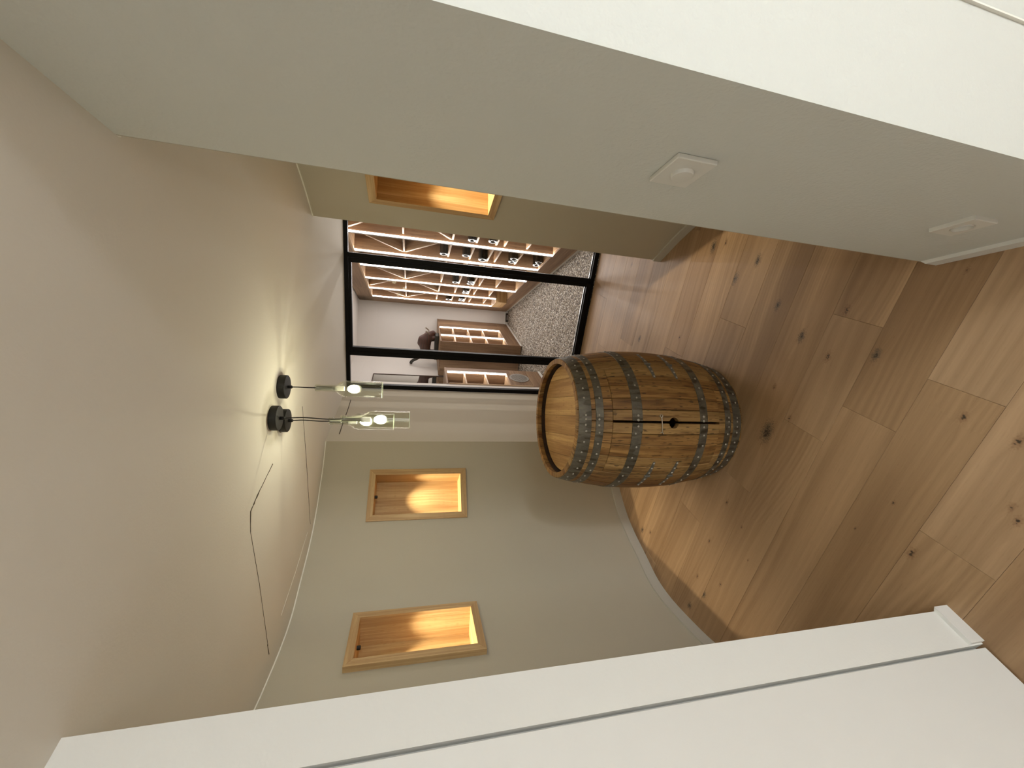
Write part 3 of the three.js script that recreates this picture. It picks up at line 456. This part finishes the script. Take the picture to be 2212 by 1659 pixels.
// ------------------------------------------------------------------ wine barrel
{ const barrel = thing('wine_barrel', 'wooden wine barrel with grey hoops, hinged doors and a dark slit, standing under the pendants', 'barrel');
  barrel.position.set(-0.177, 0, -2.095);
  const H = 0.95, R0 = 0.326, R1 = 0.391, rad = (y) => R1 - (R1 - R0) * (y / H * 2 - 1) ** 2, TH = 0.026;
  const woodTex = veneer(1024, 1024, 0.5, 1.0, [178, 142, 88], [128, 96, 54], 51, { fine: 130, bands: 14, pores: 0.9 });
  const stainedTex = (k) => { const base = woodTex.image.data, t = dataTex(1024, 1024, (x, y, c) => { const i = (y * 1024 + x) * 4, u = x / 1024, v = y / 1024, st = sstep(0.55, 0.85, 0.6 * tnoise(u * 26, v * 7, 26, 7, 71 + k) + 0.4 * tnoise(u * 90, v * 16, 90, 16, 75 + k)), sp = sstep(0.8, 0.92, tnoise(u * 120, v * 30, 120, 30, 79 + k)); for (let q = 0; q < 3; q++) c[q] = base[i + q] * (1 - st * [0.2, 0.25, 0.3][q]) * (1 - 0.35 * sp); }); t.repeat.copy(woodTex.repeat); return t; };
  const stains = [stainedTex(0), stainedTex(1)];
  const wood = [0, 1, 2, 3].map((i) => new THREE.MeshStandardMaterial({ map: stains[i % 2], bumpMap: woodTex, bumpScale: 0.0012, roughness: 0.62, color: [0xffffff, 0xf2e6d8, 0xe6d6c2, 0xfff4e4][i] }));
  const headWood = [0, 1].map((i) => new THREE.MeshStandardMaterial({ map: veneer(512, 512, 0.45, 0.9, [198, 160, 102], [150, 110, 62], 53 + i, { fine: 100, bands: 9 }), roughness: 0.6 }));
  const metalTex = dataTex(512, 512, (x, y, c) => { const u = x / 512, v = y / 512, g = 0.5 * tnoise(u * 14, v * 14, 14, 14, 7) + 0.3 * tnoise(u * 40, v * 40, 40, 40, 8) + 0.2 * tnoise(u * 120, v * 120, 120, 120, 9), s = sstep(0.62, 0.75, tnoise(u * 22, v * 22, 22, 22, 10)); c[0] = 76 + 58 * g - 24 * s; c[1] = 72 + 55 * g - 25 * s; c[2] = 62 + 50 * g - 26 * s; }); metalTex.repeat.set(3, 3);
  const hoopMat = new THREE.MeshStandardMaterial({ map: metalTex, roughness: 0.5, metalness: 0.35 }), rivetMat = new THREE.MeshStandardMaterial({ color: 0xb2ac9f, roughness: 0.5, metalness: 0.3 });
  const rr = rng(91);
  // a solid stave between two angles (degrees, 0 towards the camera) and two heights
  function stave(a0, a1, y0, y1, inner = TH) {
    const cols = [0, 0.05, 0.3, 0.5, 0.7, 0.95, 1], ny = Math.max(2, Math.round((y1 - y0) / 0.06)), P = [], I = [], T = [], du = rr(), dv = rr();
    const put = (a, r, y) => { P.push(Math.sin(a) * r, y, Math.cos(a) * r); T.push(a * 0.37 + du, y + dv); return P.length / 3 - 1; };
    const rowsO = [], rowsI = [];
    for (let j = 0; j <= ny; j++) { const y = lerp(y0, y1, j / ny), R = rad(y); rowsO.push(cols.map((c, i) => put(lerp(a0, a1, c) * D2R, R - (i === 0 || i === cols.length - 1 ? 0.0034 : 0), y))); rowsI.push(cols.map((c) => put(lerp(a0, a1, c) * D2R, R - inner, y))); }
    const q = (a, b, c, d) => I.push(a, b, c, a, c, d);
    for (let j = 0; j < ny; j++) for (let i = 0; i + 1 < cols.length; i++) { q(rowsO[j][i], rowsO[j][i + 1], rowsO[j + 1][i + 1], rowsO[j + 1][i]); q(rowsI[j][i + 1], rowsI[j][i], rowsI[j + 1][i], rowsI[j + 1][i + 1]); }
    const e = cols.length - 1; for (let j = 0; j < ny; j++) { q(rowsI[j][0], rowsO[j][0], rowsO[j + 1][0], rowsI[j + 1][0]); q(rowsO[j][e], rowsI[j][e], rowsI[j + 1][e], rowsO[j + 1][e]); }
    for (let i = 0; i < e; i++) { q(rowsI[0][i], rowsI[0][i + 1], rowsO[0][i + 1], rowsO[0][i]); q(rowsO[ny][i], rowsO[ny][i + 1], rowsI[ny][i + 1], rowsI[ny][i]); }
    let g = new THREE.BufferGeometry(); g.setAttribute('position', new THREE.Float32BufferAttribute(P, 3)); g.setAttribute('uv', new THREE.Float32BufferAttribute(T, 2)); g.setIndex(I);
    g.computeVertexNormals(); return creased(g);
  }
  function creased(g) { const n = g.toNonIndexed(), p = n.attributes.position, map = new Map(), key = (i) => [p.getX(i), p.getY(i), p.getZ(i)].map((v) => Math.round(v * 1e5)).join(), fn = []; // smooth below 40 degrees
    const a = V3(0, 0, 0), b = V3(0, 0, 0), c = V3(0, 0, 0); for (let i = 0; i < p.count; i += 3) { a.fromBufferAttribute(p, i); b.fromBufferAttribute(p, i + 1); c.fromBufferAttribute(p, i + 2); const v = b.clone().sub(a).cross(c.clone().sub(a)); const f = v.lengthSq() > 0 ? v : V3(0, 1, 0); for (let k = 0; k < 3; k++) { fn.push(f); const K = key(i + k); if (!map.has(K)) map.set(K, []); map.get(K).push(f); } }
    const N = new Float32Array(p.count * 3); for (let i = 0; i < p.count; i++) { const f = fn[i], s = V3(0, 0, 0), fl2 = f.clone().normalize(); for (const o of map.get(key(i))) if (o.clone().normalize().dot(fl2) > 0.77) s.add(o); s.normalize(); N.set([s.x, s.y, s.z], i * 3); } n.setAttribute('normal', new THREE.BufferAttribute(N, 3)); return n; }
  const YT = 0.784, YB = 0.18, EL = -42.5, ER = 48.5, SLIT = 2.6;
  const door = [part('door_leaf', new THREE.BufferGeometry(), wood[0], barrel), part('door_leaf', new THREE.BufferGeometry(), wood[0], barrel)];
  barrel.remove(...door); const doorL = new THREE.Group(), doorR = new THREE.Group(); doorL.name = 'door_leaf'; doorR.name = 'door_leaf'; barrel.add(doorL, doorR);
  const seams = [EL, -33.8, -25.3, -14.6, -6.4, SLIT, 11.6, 20.5, 31.0, 39.6, ER]; for (let a = ER; a < 360 + EL - 5; ) { a += 7.6 + rr() * 3; if (a > 360 + EL - 5) a = 360 + EL; seams.push(a); }
  const ev = new Evaluator(); ev.useGroups = false; ev.attributes = ['position', 'normal', 'uv'];
  const bung = new THREE.CylinderGeometry(0.028, 0.026, 0.16, 32); bung.rotateX(Math.PI / 2); const bungB = new Brush(bung); bungB.position.set(Math.sin(2.3 * D2R) * 0.38, 0.467, Math.cos(2.3 * D2R) * 0.38); bungB.rotation.y = 2.3 * D2R; bungB.updateMatrixWorld();
  for (let i = 0; i + 1 < seams.length; i++) {
    const g0 = 0.1, a0 = seams[i] + g0, a1 = seams[i + 1] - g0, m = wood[Math.floor(rr() * 4)], inDoor = i < 10;
    if (!inDoor) { part('stave', stave(a0, a1, 0, H), m, barrel); continue; }
    part('stave', stave(a0, a1, YT + 0.0012, H), m, barrel); part('stave', stave(a0, a1, 0, YB - 0.0006), m, barrel);
    const leaf = i < 5 ? doorR : doorL, b0 = i === 5 ? SLIT + 0.8 : i === 0 ? a0 + 0.25 : a0, b1 = i === 4 ? SLIT - 0.8 : i === 9 ? a1 - 0.25 : a1;
    let g = stave(b0, b1, YB, YT - 0.0012);
    if (i === 4 || i === 5) { const A = new Brush(g); A.updateMatrixWorld(); const r = ev.evaluate(A, bungB, SUBTRACTION); g = r.geometry.clone(); }
    part('stave', g, m, leaf);
  }
  // hoops: [bottom, top, offset from the wood]; hoops across the doors are cut at the leaf edges
  function hoopArc(a0, a1, y0, y1, o, th = 0.0022) { const n = Math.max(4, Math.round((a1 - a0) / 3)), prof = [[rad(y0) + o - 0.001, y0], [rad(y0) + o + th - 0.0005, y0], [rad(y0) + o + th, y0 + 0.001], [rad((y0 + y1) / 2) + o + th, (y0 + y1) / 2], [rad(y1) + o + th, y1 - 0.001], [rad(y1) + o + th - 0.0005, y1], [rad(y1) + o - 0.001, y1]]; const g = lathe(prof, n, a0 * D2R, (a1 - a0) * D2R); const uv = g.attributes.uv; for (let i = 0; i < uv.count; i++) uv.setXY(i, lerp(a0, a1, uv.getX(i)) * D2R * 0.37, uv.getY(i) * (y1 - y0) + y0); return g; }
  const HOOPS = [[0.887, 0.945, 0], [0.829, 0.866, 0], [0.637, 0.689, 1], [0.261, 0.31, 1], [0.095, 0.136, 0], [0.012, 0.074, 0]];
  const rivet = (a, y, s = 1) => { const g = new THREE.SphereGeometry(0.0052 * s, 10, 5, 0, Math.PI * 2, 0, Math.PI / 2); g.rotateX(Math.PI / 2); g.scale(1, 1, 0.75); g.translate(0, 0, rad(y) + 0.0021); g.rotateY(a * D2R); g.translate(0, y, 0); return g; };
  HOOPS.forEach(([y0, y1, cut], k) => {
    const ym = (y0 + y1) / 2, arcs = cut ? [[ER, 360 + EL, barrel], [SLIT + 0.8, ER - 0.3, doorL], [EL + 0.3, SLIT - 0.8, doorR]] : [[-178, 182, barrel]];
    for (const [a0, a1, owner] of arcs) {
      const h = part('hoop', hoopArc(a0, a1, y0, y1, 0), hoopMat, owner, owner === barrel ? undefined : undefined);
      const list = []; for (let a = Math.ceil(a0 / 9.2) * 9.2 + 2; a < a1 - 2; a += 9.2) if (Math.abs(a - SLIT) > 9) list.push(rivet(a + rr() * 1.5, ym + (rr() - 0.5) * (y1 - y0) * 0.3));
      for (const a of [7.2, 3.9, -0.6]) if (a > a0 && a < a1) list.push(rivet(a, ym + 0.003 * (k % 2 ? 1 : -1), 1.25));
      if (list.length) stuff('rivets', mergeGeometries(list), rivetMat, owner === barrel ? h : owner);
      if (a0 < -4 && a1 > -4) { const L = hoopArc(-4.6, Math.min(a1, cut ? SLIT - 0.6 : 10.5), y0 + 0.001, y1 - 0.001, 0.0022, 0.0028); part('hoop_lap', L, hoopMat, owner === barrel ? h : owner); }
    }
  });
  // recessed head, made of boards
  const HY = 0.903, HR = 0.293, cuts = [-0.293, -0.205, -0.092, 0.012, 0.115, 0.215, 0.293];
  for (let i = 0; i + 1 < cuts.length; i++) {
    const x0 = cuts[i] + 0.0006, x1 = cuts[i + 1] - 0.0006, up = [], dn = [], n = 14; for (let k = 0; k <= n; k++) { const x = clamp(lerp(x0, x1, k / n), -HR + 1e-4, HR - 1e-4), w = Math.sqrt(HR * HR - x * x); up.push([x, w]); dn.unshift([x, -w]); }
    const s = new THREE.Shape([...up, ...dn].map(([x, y]) => new THREE.Vector2(x, y))), g = new THREE.ExtrudeGeometry(s, { depth: 0.018, bevelEnabled: true, bevelSize: 0.0012, bevelThickness: 0.0012, bevelOffset: -0.0012, bevelSegments: 1 }); g.rotateX(-Math.PI / 2); g.translate(0, HY - 0.0192, 0); grain(g, 'z'); slide(g, rr(), rr()); g.rotateY(4 * D2R);
    part('head_board', g, headWood[i % 2], barrel);
  }
  part('gap_shade_ring', lathe([[0.3085, 0.8], [0.3075, 0.88], [0.3045, 0.921], [0.303, 0.922]], 64), new THREE.MeshStandardMaterial({ map: stains[1], color: 0x5c4e42, roughness: 0.8 }), barrel, 'dark ring inside the rim with gap shade in its colour');  // shade of the gap around the head, put into a dark wood tint
  part('bottom_head', lathe([[0, 0.05], [0.31, 0.05], [0.31, 0.03], [0, 0.03]], 40), wood[2], barrel);
  // strap hinges: two leaves with screws about a knuckle
  const steel = new THREE.MeshStandardMaterial({ color: 0x74746d, roughness: 0.42, metalness: 0.4 });
  function hinge(owner, aK, dir, y, aEnd1, aEnd2) {
    const leafGeo = (aEnd) => { const n = 10, P = [], I = [], N = []; for (let i = 0; i <= n; i++) { const t = i / n, a = lerp(aK, aEnd, t) * D2R, hw = lerp(0.0115, 0.0065, t) * (t > 0.94 ? 0.7 : 1), d = (aK - 52) * 0 + y; for (const [yy, o] of [[d - hw, 0.0006], [d - hw, 0.003], [d + hw, 0.003], [d + hw, 0.0006]]) { const r = rad(yy) + o; P.push(Math.sin(a) * r, yy, Math.cos(a) * r); N.push(Math.sin(a), 0, Math.cos(a)); } } for (let i = 0; i < n; i++) for (let k = 0; k < 3; k++) { const p = i * 4 + k; I.push(p, p + 4, p + 5, p, p + 5, p + 1); } const g = new THREE.BufferGeometry(); g.setAttribute('position', new THREE.Float32BufferAttribute(P, 3)); g.setIndex(I); g.computeVertexNormals(); return g; };
    const list = [leafGeo(aEnd1), leafGeo(aEnd2)].map((g) => { g.setAttribute('uv', new THREE.Float32BufferAttribute(new Float32Array(g.attributes.position.count * 2), 2)); return g; });
    const kn = new THREE.CylinderGeometry(0.0048, 0.0048, 0.032, 12); kn.translate(0, y, rad(y) + 0.004); kn.rotateY(aK * D2R); list.push(kn);
    const h = part('hinge', mergeGeometries(list), steel, owner);
    const sc = []; for (const aE of [aEnd1, aEnd2]) for (const t of [0.25, 0.58, 0.9]) sc.push(rivet(lerp(aK, aE, t), y, 1).translate(Math.sin(lerp(aK, aE, t) * D2R) * 0.0015, 0, Math.cos(lerp(aK, aE, t) * D2R) * 0.0015)); return [h, sc];
  }
  for (const [owner, aK, y, e1, e2] of [[doorL, 52, 0.533, 37, 69], [doorL, 52, 0.402, 37, 70], [doorR, -43.3, 0.538, -28, -59.4], [doorR, -43.3, 0.404, -28, -59.6]]) { const [, sc] = hinge(owner, aK, 1, y, e1, e2); stuff('screws', mergeGeometries(sc), rivetMat, owner); }
  // hook and eye latch across the slit
  const pt = (a, y, o) => [Math.sin(a * D2R) * (rad(y) + o), y, Math.cos(a * D2R) * (rad(y) + o)];
  const eye = new THREE.TorusGeometry(0.007, 0.002, 8, 20); eye.translate(0, 0.541, rad(0.541) + 0.006); eye.rotateY(7.2 * D2R);
  const bright = new THREE.MeshStandardMaterial({ color: 0xcfc9bb, roughness: 0.3, metalness: 0.9 });
  part('hook_latch', mergeGeometries([eye, rod([pt(6.6, 0.541, 0.007), pt(4, 0.54, 0.008), pt(0, 0.537, 0.008), pt(-3, 0.536, 0.007), pt(-4.2, 0.534, 0.006), pt(-4.7, 0.538, 0.004), pt(-4.9, 0.541, 0.002)], 0.0026, 30, 8), rod([pt(-4.6, 0.531, -0.004), pt(-4.6, 0.531, 0.006), pt(-5.4, 0.531, 0.009), pt(-5.6, 0.531, 0.003)], 0.0022, 14, 6), rod([pt(7.2, 0.548, -0.004), pt(7.2, 0.548, 0.004)], 0.0016, 4, 6)]), bright, doorL, 'bright wire hook latch');
}

// ------------------------------------------------------------------ switch and socket on the right pier
function plate(name, label, category, z0, z1, y0, y1, kind) {
  const o = thing(name, label, category); o.position.set(0.475, 0, 0);
  const m = new THREE.MeshStandardMaterial({ color: 0xdfddd5, roughness: 0.4 });
  const zc = (z0 + z1) / 2, yc = (y0 + y1) / 2;
  if (kind === 'dimmer') { part('cover_plate', rbox(-0.011, y0, z0, 0, y1, z1, 0.0025, 'z'), m, o); const k = lathe([[0, 0.019], [0.0215, 0.019], [0.023, 0.0175], [0.024, 0.009]], 40); k.rotateZ(Math.PI / 2); k.translate(0, yc, zc); part('dimmer_knob', k, m, o); }
  else {
    const s = new THREE.Shape([[z0, y0], [z1, y0], [z1, y1], [z0, y1]].map(([x, y]) => new THREE.Vector2(x, y))), h = new THREE.Path(); h.absarc(zc, yc, 0.0225, 0, Math.PI * 2, true); s.holes.push(h);
    const g = new THREE.ExtrudeGeometry(s, { depth: 0.009, bevelEnabled: true, bevelSize: 0.002, bevelThickness: 0.002, bevelOffset: -0.002, bevelSegments: 2, curveSegments: 32 }); g.rotateY(-Math.PI / 2); g.translate(0, 0, 0); part('cover_plate', grain(g, 'z'), m, o);
    const k = lathe([[0.0222, 0], [0.0222, 0.0125], [0.0205, 0.0125], [0.019, 0.002], [0, 0.002]], 40); k.rotateZ(Math.PI / 2); k.translate(0, yc, zc); part('socket_well', k, m, o);
    for (const d of [-1, 1]) { const c = new THREE.CylinderGeometry(0.0027, 0.0027, 0.003, 12); c.rotateZ(Math.PI / 2); c.translate(-0.0022, yc, zc + d * 0.0095); part('contact', c, M.aluminium, o); }
  }
}
plate('dimmer_switch', 'white square dimmer switch with a round knob on the right wall', 'switch', -0.793, -0.692, 1.137, 1.231, 'dimmer');
plate('power_socket', 'white power socket low on the right wall, above the skirting board', 'socket', -0.79, -0.696, 0.271, 0.357, 'socket');

// ------------------------------------------------------------------ recessed light of the hall and added fill globes (behind the camera)
for (const [x, z, s] of HALL_LIGHTS) {
  const o = thing('ceiling_downlight', 'white recessed ceiling light in front of the right pier', 'ceiling light'); o.position.set(x, CEIL, z);
  part('trim_ring', lathe([[s * 0.62, 0], [s * 0.72, 0], [s * 0.72, -0.004], [s * 0.62, -0.006], [s * 0.62, 0]], 32), M.gloss, o);
  const g = new THREE.CylinderGeometry(s * 0.62, s * 0.62, 0.003, 32); g.translate(0, -0.002, 0); part('diffuser', g, new THREE.MeshStandardMaterial({ color: 0xffffff, emissive: 0xfff0dc, emissiveIntensity: 2 }), o);
}
for (const [i, [x, y, z, r]] of FILL_GLOBES.entries()) {
  const o = thing('added_fill_globe', i ? 'added white fill globe by the right wall of the hall' : 'added white fill globe in the middle of the hall', 'pendant lamp'); o.position.set(x, y, z);
  part('globe', new THREE.SphereGeometry(r, 32, 20), new THREE.MeshStandardMaterial({ color: 0xffffff, emissive: 0xfff6ea, emissiveIntensity: 3 }), o);
  part('cord', new THREE.CylinderGeometry(0.003, 0.003, CEIL - y - r, 8).translate(0, (CEIL - y - r) / 2 + r, 0), M.black, o); part('canopy', new THREE.CylinderGeometry(0.05, 0.05, 0.02, 24).translate(0, CEIL - y - 0.01, 0), M.black, o);
}
renderer.render(scene, camera);
